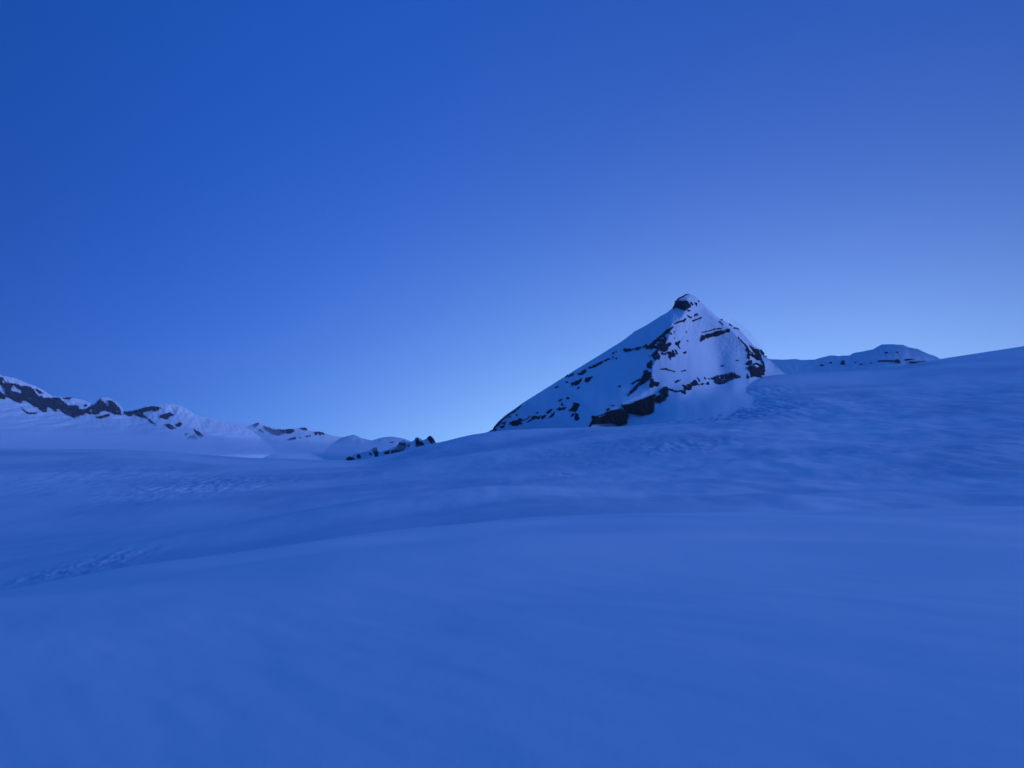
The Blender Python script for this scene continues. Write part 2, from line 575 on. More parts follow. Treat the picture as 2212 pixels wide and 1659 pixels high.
def Z2(p): return zoomed(1371.5, 614.4, .1488, p)
def Z3(p): return zoomed(1261.8, 757.1, .1984, p)
def Z4(p): return zoomed(0, 790, .2232, p)
def Z5(p): return zoomed(466.3, 877.8, .2728, p)
def Z6(p): return zoomed(1618.3, 713.2, .2683, p)
def Z9(p): return zoomed(1426.4, 674.8, .0992, p)
def Z10(p): return zoomed(1179.5, 740.6, .0992, p)
def Z11(p): return zoomed(1042.4, 822.8, .124, p)
def Z12(p): return zoomed(1344.0, 713.2, .0744, p)
def Z14(p): return zoomed(0, 806.4, .119, p)
def Z15(p): return zoomed(740.6, 921.6, .0992, p)
def Z13(p): return zoomed(1481.3, 740.6, .0992, p)


def label(o, text, cat='mountain', group=None):
    o['kind'] = 'structure'; o['label'] = text; o['category'] = cat
    if group: o['group'] = group


# ---- the pyramid
PYR_SKY = [(1020, 945, 1940), (1050, 934, 1935), (1054, 933, 1933), (1063, 928.5, 1930), (1067, 922, 1930), (1076, 911, 1933), (1091, 897.5, 1937), (1112, 883, 1943),
           (1128, 871, 1947), (1160, 851, 1954), (1200, 826, 1963), (1246, 797, 1972), (1300, 764, 1983), (1345, 736, 1990),
           (1366, 720, 1994), (1368, 717.5, 1994), (1396, 702.5, 1999), (1424, 685, 2003), (1426, 683, 2003), (1440, 676, 2003), (1452, 666, 2002),
           (1457, 657, 2002), (1458.5, 650, 2002), (1465, 643.5, 2002), (1475, 638.5, 2002), (1483, 634.8, 2001), (1490, 635, 2001),
           (1498, 638, 2001), (1504, 642.5, 2000), (1511, 650, 2000), (1520, 658, 1999), (1529, 668, 1998), (1539, 674, 1996),
           (1548, 684, 1993), (1560, 690.5, 1990), (1563, 692, 1990), (1577, 700, 1985), (1583, 704.5, 1983), (1590, 707, 1980), (1598, 712.5, 1976),
           (1605, 721, 1972), (1614, 731, 1967), (1621, 739, 1962), (1629, 748, 1957), (1638, 753.5, 1950), (1646, 759, 1946), (1651, 766, 1942),
           (1656, 772, 1935), (1662, 777, 1930), (1672, 786, 1925), (1690, 803, 1915), (1720, 826, 1900), (1760, 850, 1900)]
RIB1 = [(1484, 648, 1985), (1481, 671, 1962), (1470, 688, 1942), (1450, 700, 1920), (1444, 732, 1888), (1421, 758, 1860), (1410, 790, 1830), (1407, 813, 1806),
        (1400, 842, 1780), (1370, 861, 1752), (1344, 872, 1736), (1295, 897, 1708), (1273, 923, 1686), (1255, 960, 1640)]
BOWL = [(1502, 690, 1966), (1522, 722, 1940), (1542, 760, 1908), (1552, 800, 1868), (1552, 838, 1824)]
RIB2 = [(1532, 676, 1978), (1560, 697, 1955), (1582, 713, 1938), (1600, 735, 1918), (1615, 756, 1896), (1619, 790, 1862), (1617, 815, 1838), (1622, 840, 1810)]
EXTRA = [(1640, 790, 1885), (1655, 800, 1895), (1655, 822, 1870), (1690, 850, 1830),
         (1480, 735, 1912), (1490, 780, 1868), (1485, 820, 1818), (1440, 848, 1778), (1500, 848, 1783),
         (1585, 770, 1886), (1590, 815, 1838),
         (1346, 915, 1716), (1300, 925, 1706), (1410, 885, 1738), (1400, 905, 1700), (1345, 935, 1680), (1460, 872, 1722), (1520, 862, 1726), (1580, 850, 1740), (1630, 852, 1735),
         (1340, 990, 1480), (1450, 935, 1380), (1550, 925, 1350), (1630, 905, 1410), (1700, 890, 1560), (1760, 900, 1640), (1460, 900, 1590), (1550, 888, 1560), (1630, 876, 1600), (1690, 862, 1700),
         (1250, 860, 1850), (1150, 920, 1905), (1200, 945, 1830), (1330, 800, 1905), (1390, 750, 1935), (1100, 960, 1930), (1030, 990, 1950),
         (1440, 705, 1935), (1290, 840, 1862), (1220, 900, 1840), (1340, 850, 1790),
         (1760, 1040, 1500), (1500, 1040, 1350), (1255, 1040, 1500), (1030, 1040, 1850)]


def pyramid_depth():
    pts = []; edges = []

    def chain(c, close=None):
        s = len(pts)
        pts.extend(c)
        for i in range(len(c) - 1): edges.append((s + i, s + i + 1))
    sky = PYR_SKY[::2]
    chain(sky); chain(RIB1); chain(RIB2); chain(BOWL)
    pts.extend(EXTRA)
    for (x, y, Y) in PYR_SKY[::6]: pts.append((x, y - 60, Y + 3))
    pts.extend([(960, 800, 2000), (960, 1060, 1950), (1850, 700, 1960), (1850, 1060, 1600)])
    v2 = [Vector((p[0], p[1])) for p in pts]
    ov, oe, of, orig, _, _ = delaunay_2d_cdt(v2, edges, [], 0, 1e-6)
    Yv = np.array([pts[o[0]][2] if o else np.nan for o in orig])
    P = np.array([(a.x, a.y) for a in ov])
    for i in np.where(np.isnan(Yv))[0]:                      # a crossing of two chains: value of the nearest point
        d = np.hypot(P[:, 0] - P[i, 0], P[:, 1] - P[i, 1]); d[np.isnan(Yv)] = 1e9
        Yv[i] = Yv[np.argmin(d)]
    gx = np.arange(1000, 1800.1, 1.0); gy = np.arange(600, 1040.1, 1.0)
    G = np.full((len(gy), len(gx)), np.nan)
    for f in of:
        (x0, y0), (x1, y1), (x2, y2) = P[f[0]], P[f[1]], P[f[2]]
        ia = max(0, int(min(x0, x1, x2) - 1000)); ib = min(len(gx) - 1, int(max(x0, x1, x2) - 1000) + 1)
        ja = max(0, int(min(y0, y1, y2) - 600)); jb = min(len(gy) - 1, int(max(y0, y1, y2) - 600) + 1)
        if ib < ia or jb < ja: continue
        U, V = np.meshgrid(gx[ia:ib + 1], gy[ja:jb + 1])
        d = (y1 - y2) * (x0 - x2) + (x2 - x1) * (y0 - y2)
        if abs(d) < 1e-9: continue
        a = ((y1 - y2) * (U - x2) + (x2 - x1) * (V - y2)) / d
        b = ((y2 - y0) * (U - x2) + (x0 - x2) * (V - y2)) / d
        c = 1 - a - b
        m = (a >= -1e-6) & (b >= -1e-6) & (c >= -1e-6)
        val = a * Yv[f[0]] + b * Yv[f[1]] + c * Yv[f[2]]
        sub = G[ja:jb + 1, ia:ib + 1]; sub[m] = val[m]
    G = np.where(np.isnan(G), 1950, G)

    def blur(A, w):
        k = 2 * w + 1
        for ax in (0, 1):
            pad = [(0, 0), (0, 0)]; pad[ax] = (w + 1, w)
            c = np.cumsum(np.pad(A, pad, mode='edge'), axis=ax)
            A = (np.take(c, range(k, c.shape[ax]), ax) - np.take(c, range(0, c.shape[ax] - k), ax)) / k
        return A
    fine = blur(blur(G, 2), 2)
    soft = blur(blur(blur(G, 7), 7), 5)
    UU, VV = np.meshgrid(gx, gy)
    # keep the long rib sharp, let the rest be rounded by snow
    rp = np.array([(a, b) for a, b, _ in RIB1])
    dr = np.full(UU.shape, 1e9)
    for chainpts in (RIB1, RIB2):
        c = np.array([(a, b) for a, b, _ in chainpts])
        for i in range(len(c) - 1):
            e = c[i + 1] - c[i]; t = np.clip(((UU - c[i, 0]) * e[0] + (VV - c[i, 1]) * e[1]) / (e @ e), 0, 1)
            dr = np.minimum(dr, np.hypot(UU - c[i, 0] - t * e[0], VV - c[i, 1] - t * e[1]))
    w = np.exp(-(dr / 14) ** 2)
    G = fine * w + soft * (1 - w)
    # snow flutings and small hollows
    sl = 1.0
    G += 3.0 * fbm(UU / 40 + 3, VV / 60, 2, 0.5) + 0.28 * fbm(UU / 8 + 9, VV / 20 + UU / 30, 3, 0.55)
    strip = np.exp(-(((UU - 1600) / 60) ** 2 + ((VV - 730) / 60) ** 2))
    G += 95 * smooth(1430, 1640, UU) * (1 - smooth(800, 880, VV)) + 14 * np.exp(-((UU - 1548) / 26) ** 2) * smooth(690, 740, VV) * (1 - smooth(815, 850, VV))
    G += strip * 1.2 * fbm(UU / 5, VV / 5, 3, 0.6)
    face = np.exp(-(((UU - 1470) / 45) ** 2 + ((VV - 700) / 40) ** 2))
    G += face * 1.6 * fbm(UU / 5 + 2, VV / 7, 3, 0.6)

    def f(U, V):
        a = np.clip(np.asarray(U, float) - 1000, 0, len(gx) - 1.001); b = np.clip(np.asarray(V, float) - 600, 0, len(gy) - 1.001)
        i = a.astype(int); j = b.astype(int); fa = a - i; fb = b - j
        return (G[j, i] * (1 - fa) + G[j, i + 1] * fa) * (1 - fb) + (G[j + 1, i] * (1 - fa) + G[j + 1, i + 1] * fa) * fb
    return f


pyr = Relief('pyramid_mountain', PYR_SKY, 1022, 1758, 1.0, lambda x: np.interp(x, [1022, 1250, 1450, 1600, 1758], [965, 985, 960, 930, 900]),
             300, pyramid_depth(), M_SNOW_HIGH, jag=0.35, seed=2)
label(pyr.obj, 'steep snow-covered pyramid peak with dark rock ribs and black cliffs at its foot')

HOLES = Z12([[(1110, 230), (1190, 200), (1210, 225), (1120, 260)], [(1000, 360), (1060, 315), (1080, 340), (1020, 390)],
             [(935, 420), (990, 380), (1020, 430), (980, 450)], [(950, 745), (1030, 720), (1040, 735), (970, 760)]]) + \
    Z3([[(1465, 290), (1485, 282), (1492, 300), (1475, 305)], [(1524, 262), (1530, 262), (1532, 302), (1526, 302)],
        [(150, 716), (200, 704), (243, 678), (247, 688), (207, 716), (162, 727)]]) + \
    Z13([[(1470, 505), (1540, 468), (1600, 490), (1620, 512), (1570, 535), (1500, 500)], [(1620, 370), (1660, 400), (1640, 420), (1590, 385)]])

pyr.rocks('cliff', Z3([
    [(410, 580), (440, 590), (520, 575), (570, 545), (640, 525), (700, 500), (770, 472), (785, 485), (780, 500), (770, 560), (768, 590), (760, 640), (755, 670), (720, 685), (680, 695), (640, 710), (600, 705), (560, 695), (500, 690), (470, 665), (440, 650), (430, 620)],
    [(45, 830), (60, 800), (75, 775), (85, 750), (75, 715), (100, 708), (150, 710), (200, 695), (240, 670), (300, 650), (350, 645), (405, 632), (420, 650), (440, 660), (465, 670), (485, 710), (470, 750), (475, 790), (430, 805), (395, 822), (370, 815), (330, 795), (280, 795), (240, 795), (200, 800), (150, 800), (110, 800), (90, 810), (65, 832)]]),
    M_CLIFF, thick=9, relief=5, pitch=0.6, seed=1, jag=1.1, holes=HOLES)
pyr.rocks('cliff', Z13([
    [(1395, 55), (1420, 55), (1480, 110), (1540, 130), (1600, 130), (1610, 210), (1640, 250), (1660, 340), (1700, 410), (1725, 480), (1725, 560), (1745, 610), (1715, 640), (1715, 695), (1640, 700), (1680, 745), (1660, 755), (1600, 740), (1530, 735), (1480, 725), (1440, 750), (1420, 735), (1430, 690), (1400, 610), (1370, 570), (1340, 570), (1370, 520), (1410, 490), (1460, 480), (1500, 440), (1540, 430), (1600, 450), (1680, 490), (1680, 450), (1620, 400), (1560, 370), (1520, 330), (1460, 295), (1390, 260), (1380, 240), (1420, 220), (1480, 240), (1530, 260), (1490, 200), (1440, 140), (1410, 100)]]),
    M_ROCK, thick=7, relief=5, pitch=0.6, seed=3, jag=0.9, holes=HOLES)
pyr.rocks('summit_rock', Z2([
    [(545, 350), (570, 300), (583, 240), (640, 225), (700, 235), (760, 230), (790, 270), (820, 300), (810, 330), (750, 370), (700, 370), (640, 350), (610, 330), (570, 345)]]),
    M_ROCK, thick=4, relief=3, seed=5, jag=0.8, pitch=0.5)
pyr.rocks('rock_band', Z12([
    [(15, 600), (35, 530), (95, 515), (170, 540), (210, 530), (250, 545), (370, 520), (440, 480), (520, 480), (580, 500), (600, 450), (690, 405), (720, 410), (735, 440), (780, 450), (790, 405), (850, 370), (920, 300), (1000, 240), (1060, 190), (1130, 120), (1230, 30), (1290, -20), (1380, -60), (1450, -100), (1500, -115), (1480, -60), (1430, -15), (1390, 30), (1340, 80), (1280, 90), (1230, 150), (1280, 200), (1295, 290), (1260, 370), (1320, 400), (1380, 345), (1430, 340), (1445, 400), (1400, 450), (1350, 500), (1330, 570), (1290, 610), (1200, 625), (1150, 600), (1100, 560), (1060, 540), (960, 515), (900, 520), (860, 560), (780, 545), (690, 545), (680, 480), (600, 505), (520, 520), (480, 560), (330, 550), (230, 600), (110, 620)],
    [(1080, 545), (1040, 600), (1040, 660), (1080, 680), (1110, 770), (1090, 830), (1040, 835), (1000, 820), (990, 860), (965, 875), (920, 840), (870, 790), (890, 750), (800, 750), (870, 680), (950, 610), (1020, 550)]]) +
    Z9([[(870, 630), (880, 560), (900, 500), (960, 500), (1030, 465), (1090, 460), (1130, 450), (1200, 420), (1260, 400), (1340, 385), (1380, 400), (1440, 400), (1450, 365), (1500, 350), (1515, 370), (1540, 430), (1500, 430), (1440, 430), (1380, 460), (1300, 490), (1240, 520), (1150, 515), (1100, 545), (1040, 560), (1000, 545), (970, 590), (930, 600), (900, 630)]]) +
    Z3([[(1380, 300), (1400, 295), (1420, 285), (1440, 275), (1500, 268), (1540, 255), (1600, 235), (1640, 240), (1660, 260), (1695, 275), (1700, 290), (1690, 300), (1660, 298), (1620, 310), (1600, 325), (1560, 335), (1555, 350), (1490, 368), (1440, 362), (1410, 340), (1425, 325), (1400, 315), (1380, 310)],
        [(870, 395), (900, 390), (925, 415), (920, 440), (915, 500), (895, 505), (890, 535), (860, 545), (830, 575), (810, 570), (780, 560), (770, 530), (790, 500), (820, 480), (830, 460), (810, 440), (830, 425)],
        [(700, 225), (735, 235), (735, 290), (700, 320), (640, 360), (600, 380), (560, 430), (520, 465), (480, 490), (472, 485), (500, 440), (550, 390), (590, 350), (620, 310), (640, 260), (650, 235)]]),
    M_ROCK, thick=5.5, relief=4.5, pitch=0.6, seed=7, jag=1.3, holes=HOLES)
pyr.rocks('rock_outcrop', Z2([
    [(600, 225), (655, 190), (745, 137), (790, 134), (745, 155), (670, 200), (620, 228)],
    [(800, 250), (830, 255), (855, 300), (840, 305), (815, 275)], [(865, 260), (905, 265), (910, 300), (900, 318), (885, 295)], [(922, 222), (947, 250), (928, 258)],
    [(755, 368), (800, 370), (822, 383), (795, 397), (772, 388)], [(762, 440), (790, 458), (832, 468), (826, 492), (792, 484), (768, 462)],
    [(858, 440), (880, 428), (892, 455), (870, 464)], [(888, 424), (917, 418), (922, 440), (905, 457)],
    [(830, 530), (850, 510), (900, 500), (930, 485), (972, 468), (972, 487), (930, 507), (900, 518), (850, 540)],
    [(570, 582), (600, 545), (640, 532), (700, 515), (745, 488), (750, 502), (720, 547), (650, 549), (605, 570)]]) +
    Z12([[(1125, 650), (1180, 645), (1230, 690), (1215, 715), (1160, 700)], [(1235, 655), (1290, 665), (1300, 700), (1270, 714), (1240, 690)],
         [(1290, 625), (1370, 620), (1400, 620), (1450, 640), (1450, 560), (1490, 575), (1530, 660), (1555, 700), (1550, 750), (1510, 775), (1460, 770), (1430, 800), (1400, 800), (1420, 855), (1400, 855), (1360, 800), (1350, 740), (1380, 720), (1330, 680)],
         [(1520, 560), (1570, 560), (1600, 620), (1635, 685), (1610, 700), (1580, 690), (1550, 620)],
         [(1525, 385), (1560, 340), (1640, 330), (1660, 300), (1695, 310), (1700, 350), (1660, 390), (1650, 440), (1690, 520), (1690, 545), (1650, 510), (1620, 460), (1570, 420)],
         [(1760, 655), (1800, 640), (1840, 598), (1867, 630), (1850, 677), (1800, 684)],
         [(1390, 90), (1410, 68), (1442, 74), (1452, 110), (1430, 132), (1400, 112)], [(1485, 18), (1510, 28), (1544, 78), (1520, 75)],
         [(1870, 288), (1900, 288), (1932, 310), (1900, 326)], [(1506, 212), (1548, 235), (1530, 254)], [(1848, 38), (1888, 32), (1882, 72), (1858, 62)],
         [(720, 940), (800, 930), (890, 950), (880, 1000), (855, 1040), (860, 1090), (830, 1125), (780, 1110), (720, 1085), (710, 1010)],
         [(785, 880), (885, 875), (872, 932), (798, 926)],
         [(590, 1200), (680, 1150), (745, 1158), (742, 1215), (690, 1225), (620, 1215)],
         [(1105, 1138), (1160, 1108), (1280, 1102), (1370, 1138), (1500, 1182), (1558, 1212), (1530, 1224), (1420, 1180), (1310, 1162), (1250, 1138), (1150, 1144)],
         [(1698, 1162), (1740, 1186), (1790, 1230), (1745, 1214)], [(1772, 1158), (1852, 1152), (1864, 1182), (1798, 1194)]]) +
    Z3([[(515, 375), (520, 350), (560, 325), (620, 298), (605, 325), (560, 347), (525, 374)],
        [(715, 330), (725, 305), (755, 305), (760, 335), (800, 345), (820, 340), (822, 365), (810, 390), (780, 385), (760, 370), (755, 400), (715, 405), (708, 375), (725, 350)],
        [(988, 336), (1010, 324), (1062, 313), (1032, 336), (1010, 352), (993, 347)],
        [(920, 410), (960, 420), (975, 430), (1000, 430), (1015, 440), (1050, 428), (1085, 430), (1085, 400), (1065, 370), (1090, 375), (1110, 380), (1130, 365), (1160, 360), (1175, 375), (1172, 420), (1150, 432), (1105, 425), (1112, 470), (1095, 475), (1060, 455), (1040, 445), (1000, 455), (975, 445), (935, 435)],
        [(1155, 350), (1180, 340), (1205, 315), (1225, 330), (1240, 355), (1260, 378), (1235, 375), (1200, 385), (1175, 385), (1165, 362)],
        [(1228, 293), (1247, 298), (1268, 342), (1250, 338)], [(1262, 374), (1290, 348), (1307, 360), (1302, 375)],
        [(1303, 291), (1320, 288), (1335, 311), (1315, 315)], [(1347, 298), (1367, 302), (1364, 321)], [(1326, 367), (1345, 336), (1364, 350), (1364, 374), (1333, 374)],
        [(240, 655), (250, 630), (275, 625), (287, 632), (265, 657)], [(283, 598), (327, 590), (327, 602), (300, 606)], [(368, 385), (402, 378), (407, 393), (380, 398)]]) +
    Z9([[(897, 428), (1000, 408), (1100, 388), (1170, 358), (1260, 342), (1334, 338), (1328, 360), (1240, 363), (1180, 378), (1050, 415), (918, 443)],
        [(1262, 178), (1312, 192), (1395, 275), (1355, 258), (1308, 222)], [(1308, 152), (1364, 146), (1354, 174), (1308, 172)],
        [(1498, 246), (1532, 252), (1584, 300), (1550, 306), (1508, 275)], [(1600, 326), (1680, 332), (1730, 374), (1690, 366), (1640, 356), (1598, 354)],
        [(1700, 528), (1724, 560), (1803, 637), (1884, 717), (1914, 757), (1944, 830), (1934, 980), (1954, 1020), (1916, 1024), (1896, 980), (1906, 850), (1850, 822), (1878, 782), (1816, 692), (1736, 602), (1692, 550)]]) +
    Z13([[(1620, 148), (1655, 148), (1714, 230), (1708, 272), (1668, 242), (1628, 202)],
         [(1345, 80), (1375, 140), (1440, 200), (1490, 242), (1420, 222), (1385, 195), (1397, 250), (1402, 300), (1390, 362), (1350, 342), (1328, 312), (1358, 280), (1346, 190), (1335, 120), (1296, 164), (1310, 120)],
         [(1325, 430), (1370, 380), (1420, 370), (1450, 390), (1455, 450), (1430, 480), (1380, 487), (1310, 477)],
         [(1328, 730), (1338, 680), (1355, 662), (1367, 710), (1397, 740), (1370, 782), (1333, 766)],
         [(1488, 887), (1560, 858), (1600, 820), (1680, 806), (1707, 830), (1702, 902), (1650, 897), (1640, 872), (1570, 882)],
         [(1648, 962), (1698, 928), (1728, 928), (1700, 954)], [(1606, 1038), (1650, 1008), (1700, 1002), (1755, 1020), (1720, 1040)],
         [(1092, 376), (1130, 362), (1154, 392), (1110, 393)], [(762, 488), (832, 482), (800, 518)], [(1733, 283), (1772, 288), (1760, 313)]]) +
    Z10([[(893, 547), (960, 518), (1010, 518), (1020, 480), (1070, 468), (1130, 438), (1200, 403), (1254, 392), (1232, 432), (1180, 467), (1120, 503), (1060, 533), (1010, 548), (960, 558)],
         [(1258, 373), (1300, 358), (1340, 337), (1393, 332), (1393, 362), (1340, 373), (1300, 398), (1262, 398)], [(1438, 298), (1474, 282), (1463, 325), (1438, 348)],
         [(1512, 318), (1543, 323), (1543, 353), (1512, 353)], [(1437, 215), (1460, 197), (1488, 215), (1476, 238), (1448, 243)], [(1488, 200), (1544, 177), (1532, 208)],
         [(676, 665), (760, 638), (800, 588), (862, 568), (888, 625), (850, 652), (810, 688), (750, 698), (698, 693)],
         [(478, 738), (510, 698), (550, 683), (608, 662), (602, 692), (550, 713), (498, 748)], [(428, 716), (482, 686), (474, 722), (428, 744)],
         [(543, 870), (600, 853), (650, 828), (700, 818), (774, 757), (772, 822), (742, 872), (690, 913), (640, 928), (600, 908), (558, 943)],
         [(828, 825), (858, 800), (853, 758), (940, 742), (1034, 732), (992, 762), (962, 802), (932, 848), (875, 863)],
         [(667, 1003), (690, 962), (744, 952), (722, 992)], [(187, 960), (230, 948), (274, 926), (242, 978), (203, 988)], [(417, 850), (460, 832), (489, 850), (440, 878)],
         [(1566, 952), (1600, 927), (1639, 945), (1600, 969)]]) +
    Z11([[(90, 890), (120, 870), (170, 850), (200, 800), (240, 760), (290, 710), (330, 670), (390, 630), (430, 590), (480, 560), (540, 520), (600, 480), (660, 430), (684, 428), (640, 472), (590, 513), (560, 548), (500, 566), (440, 616), (390, 657), (330, 707), (300, 757), (240, 807), (190, 857), (150, 880)],
         [(450, 760), (480, 720), (540, 690), (600, 680), (640, 650), (690, 650), (695, 690), (660, 720), (710, 745), (640, 760), (590, 785), (530, 780), (500, 760)],
         [(698, 680), (780, 646), (794, 653), (722, 688)], [(288, 800), (330, 783), (393, 763), (372, 812), (330, 828)], [(206, 852), (262, 833), (232, 873), (203, 868)],
         [(328, 730), (424, 708), (382, 753), (338, 748)],
         [(770, 722), (810, 685), (850, 660), (850, 630), (880, 610), (950, 610), (960, 630), (1024, 597), (1004, 632), (982, 672), (930, 652), (860, 677), (800, 713)],
         [(1023, 663), (1018, 630), (1070, 593), (1114, 598), (1082, 632), (1050, 663)], [(1137, 658), (1168, 620), (1200, 578), (1254, 542), (1238, 602), (1190, 633)],
         [(1107, 563), (1128, 523), (1200, 482), (1224, 493), (1182, 542), (1130, 568)],
         [(1288, 490), (1340, 457), (1370, 477), (1400, 457), (1464, 457), (1442, 492), (1380, 503), (1340, 518)], [(1353, 413), (1402, 356), (1393, 400), (1434, 443), (1388, 424)],
         [(1307, 362), (1350, 318), (1404, 307), (1362, 353)], [(1447, 312), (1468, 276), (1514, 288), (1502, 318)],
         [(1500, 500), (1550, 470), (1580, 400), (1575, 382), (1640, 377), (1704, 415), (1662, 462), (1652, 502), (1612, 543), (1560, 528), (1508, 523)],
         [(1527, 623), (1560, 570), (1603, 553), (1592, 602), (1550, 628)], [(1598, 622), (1620, 557), (1674, 580), (1662, 622), (1694, 650), (1640, 698), (1603, 683)],
         [(912, 583), (950, 542), (984, 550), (940, 568)], [(437, 633), (502, 597), (492, 622), (450, 643)], [(577, 580), (613, 567), (602, 613)],
         [(790, 625), (815, 615), (822, 632), (800, 640)]]),
    M_ROCK, thick=3.2, relief=2.0, seed=11, pitch=0.5, jag=0.7, holes=HOLES)


# ---- far ranges
def range_depth(sky, slope_top=1.0, ease=60.0, foot=0.35, amp=20.0, sx=30.0, seed=0.0):
    vs, ys = skyline_fn(sky)
    gx = np.arange(sky[0][0] - 120, sky[-1][0] + 120, 2.0)
    kern = np.exp(-(np.arange(-120, 121, 2.0) / 70) ** 2); kern /= kern.sum()
    gv = np.convolve(np.pad(vs(gx), 60, mode='edge'), kern, mode='valid')

    k2 = np.exp(-(np.arange(-40, 41, 2.0) / 17) ** 2); k2 /= k2.sum()
    gs = np.convolve(np.pad(vs(gx), 20, mode='edge'), k2, mode='valid')

    def base(U):
        return np.interp(U, gx, gv)

    def f(U, V):
        U = np.asarray(U, float)
        y0 = ys(U); d = np.maximum(V - np.interp(U, gx, gs), 0); d = d * np.exp(-d / 14) + np.maximum(V - base(U), 0) * (1 - np.exp(-d / 14))
        m = y0 / FPX
        # steep near the crest, easing towards the foot
        d = d * np.minimum(1.0, 125.0 / np.maximum(1000.0 - base(U), 1.0))
        run = d / slope_top * np.exp(-d / ease) + d / foot * (1 - np.exp(-d / ease))
        out = y0 - run * m
        out = out - m * 0.055 * np.maximum(d - 28, 0) ** 2
        spur = np.abs(noise((U + 0.7 * V) / (sx * 0.8) + seed, V / (sx * 2.2) + seed)) + 0.5 * np.abs(noise((U - 0.4 * V) / (sx * 0.35) + seed, V / sx))
        out = np.maximum(out, y0 - 2600)
        out = out + amp * (0.9 * spur * np.exp(-d / 45) + (0.12 + 0.5 * smooth(20, 50, d)) * fbm(U / (sx * 2.6) + seed, V / 9.0 + U / 90 + seed, 3, 0.5)) * np.minimum(d / 8.0, 1.0)
        return out
    return f


LEFT_SKY = [(-330, 760, 4850), (-200, 745, 5059), (-90, 780, 5236), (-30, 800, 5333), (0, 809, 5381), (6, 812, 5391), (13, 813, 5402), (33.5, 817, 5435), (56, 827, 5471), (78, 835, 5507), (94, 843.6, 5533), (112, 855, 5562),
            (127, 857, 5586), (156, 859, 5633), (183, 865, 5676), (196, 871, 5697), (203, 872, 5708), (212, 864, 5723), (219, 858.5, 5734), (234, 859, 5758), (250, 867, 5784),
            (259, 876, 5798), (264, 885.5, 5807), (279, 887.5, 5831), (301, 882.6, 5866), (324, 878, 5903), (346, 873, 5939), (370, 872, 5977), (384, 874, 6000), (402, 881.5, 6029),
            (420, 895, 6058), (435, 900.5, 6082), (457, 903, 6117), (480, 908, 6155), (494, 912, 6177), (530, 922, 6235), (560, 942, 6283), (590, 968, 6300), (625, 1004, 6300)]
lr = Relief('rocky_ridge_mountain', LEFT_SKY, -330, 620, 1.2, 1012, 150, range_depth(LEFT_SKY, 1.1, 45, 0.42, 30, 34, 3.0), M_SNOW_FAR, jag=0.8, seed=4)
label(lr.obj, 'long snowy ridge with a dark jagged rock band below its crest and a small knob on it')
LH = Z14([[(-40, 200), (50, 210), (90, 290), (105, 385), (60, 370), (-20, 290)], [(198, 305), (240, 215), (280, 215), (335, 260), (405, 320), (385, 362), (320, 340), (250, 325)],
          [(30, 108), (80, 128), (104, 182), (60, 172)], [(640, 300), (760, 400), (720, 420), (650, 350)], [(560, 300), (600, 300), (590, 318)], [(1640, 660), (1690, 640), (1670, 690), (1630, 690)]]) + \
    Z4([[(1385, 455), (1480, 425), (1490, 450), (1400, 472)]])
lr.rocks('rock_band', Z14([
    [(-1400, -420), (-1100, -480), (-700, -250), (-300, -50), (-60, 50), (60, 80), (110, 160), (200, 180), (280, 185), (370, 220), (440, 230), (560, 240), (600, 270), (640, 320), (700, 390), (780, 430), (850, 450), (940, 440), (1040, 435), (1090, 450), (1130, 490), (1180, 530), (1250, 590), (1330, 575), (1400, 575), (1430, 630), (1500, 655), (1560, 650), (1555, 722), (1540, 745), (1450, 760), (1350, 800), (1290, 765), (1230, 765), (1160, 700), (1110, 670), (1080, 640), (1040, 650), (1030, 695), (950, 640), (900, 600), (860, 620), (850, 715), (780, 690), (700, 620), (620, 580), (540, 520), (480, 490), (410, 480), (400, 525), (340, 530), (280, 500), (220, 450), (150, 425), (100, 420), (100, 470), (50, 450), (20, 465), (-60, 440), (-400, 300), (-800, 60), (-1100, -200)],
    [(1562, 650), (1640, 600), (1740, 550), (1790, 500), (1830, 440), (1845, 490), (1900, 520), (1930, 560), (1960, 605), (1985, 560), (1970, 485), (2040, 495), (2110, 560), (2170, 610), (2200, 680), (2212, 765), (2150, 745), (2080, 740), (2010, 700), (1940, 670), (1850, 680), (1800, 730), (1740, 735), (1640, 735), (1600, 720), (1560, 720)]]) + Z4([
    [(1196, 440), (1280, 435), (1330, 425), (1400, 400), (1480, 390), (1530, 395), (1565, 415), (1500, 442), (1440, 440), (1400, 455), (1390, 470), (1430, 500), (1480, 540), (1518, 583), (1465, 552), (1425, 508), (1350, 492), (1300, 472), (1260, 492), (1205, 468)]]),
    M_ROCK_FAR, thick=13, relief=10, pitch=0.7, jag=1.7, seed=21, holes=LH)
lr.rocks('rock_outcrop', Z4([
    [(208, 398), (240, 428), (280, 452), (362, 452), (352, 468), (270, 468), (218, 428)], [(600, 310), (640, 306), (710, 306), (690, 322), (640, 322)],
    [(928, 495), (980, 484), (1062, 462), (1062, 486), (980, 512), (938, 507)], [(1540, 480), (1600, 460), (1650, 450), (1692, 480), (1640, 492), (1620, 522), (1558, 507)],
    [(1588, 570), (1640, 558), (1702, 605), (1660, 618), (1618, 592)], [(1698, 570), (1740, 543), (1773, 560), (1742, 592), (1708, 592)], [(1868, 603), (1930, 638), (1968, 680), (1940, 703), (1898, 662)],
    [(1798, 702), (1840, 678), (1880, 673), (1913, 700), (1892, 721), (1832, 707), (1820, 728)], [(1787, 660), (1823, 648), (1802, 678)],
    [(350, 215), (420, 262), (400, 272), (345, 235)], [(820, 370), (850, 380), (840, 395), (815, 390)]]),
    M_ROCK_FAR, thick=10, relief=7, pitch=0.8, jag=1.0, seed=23, holes=LH)

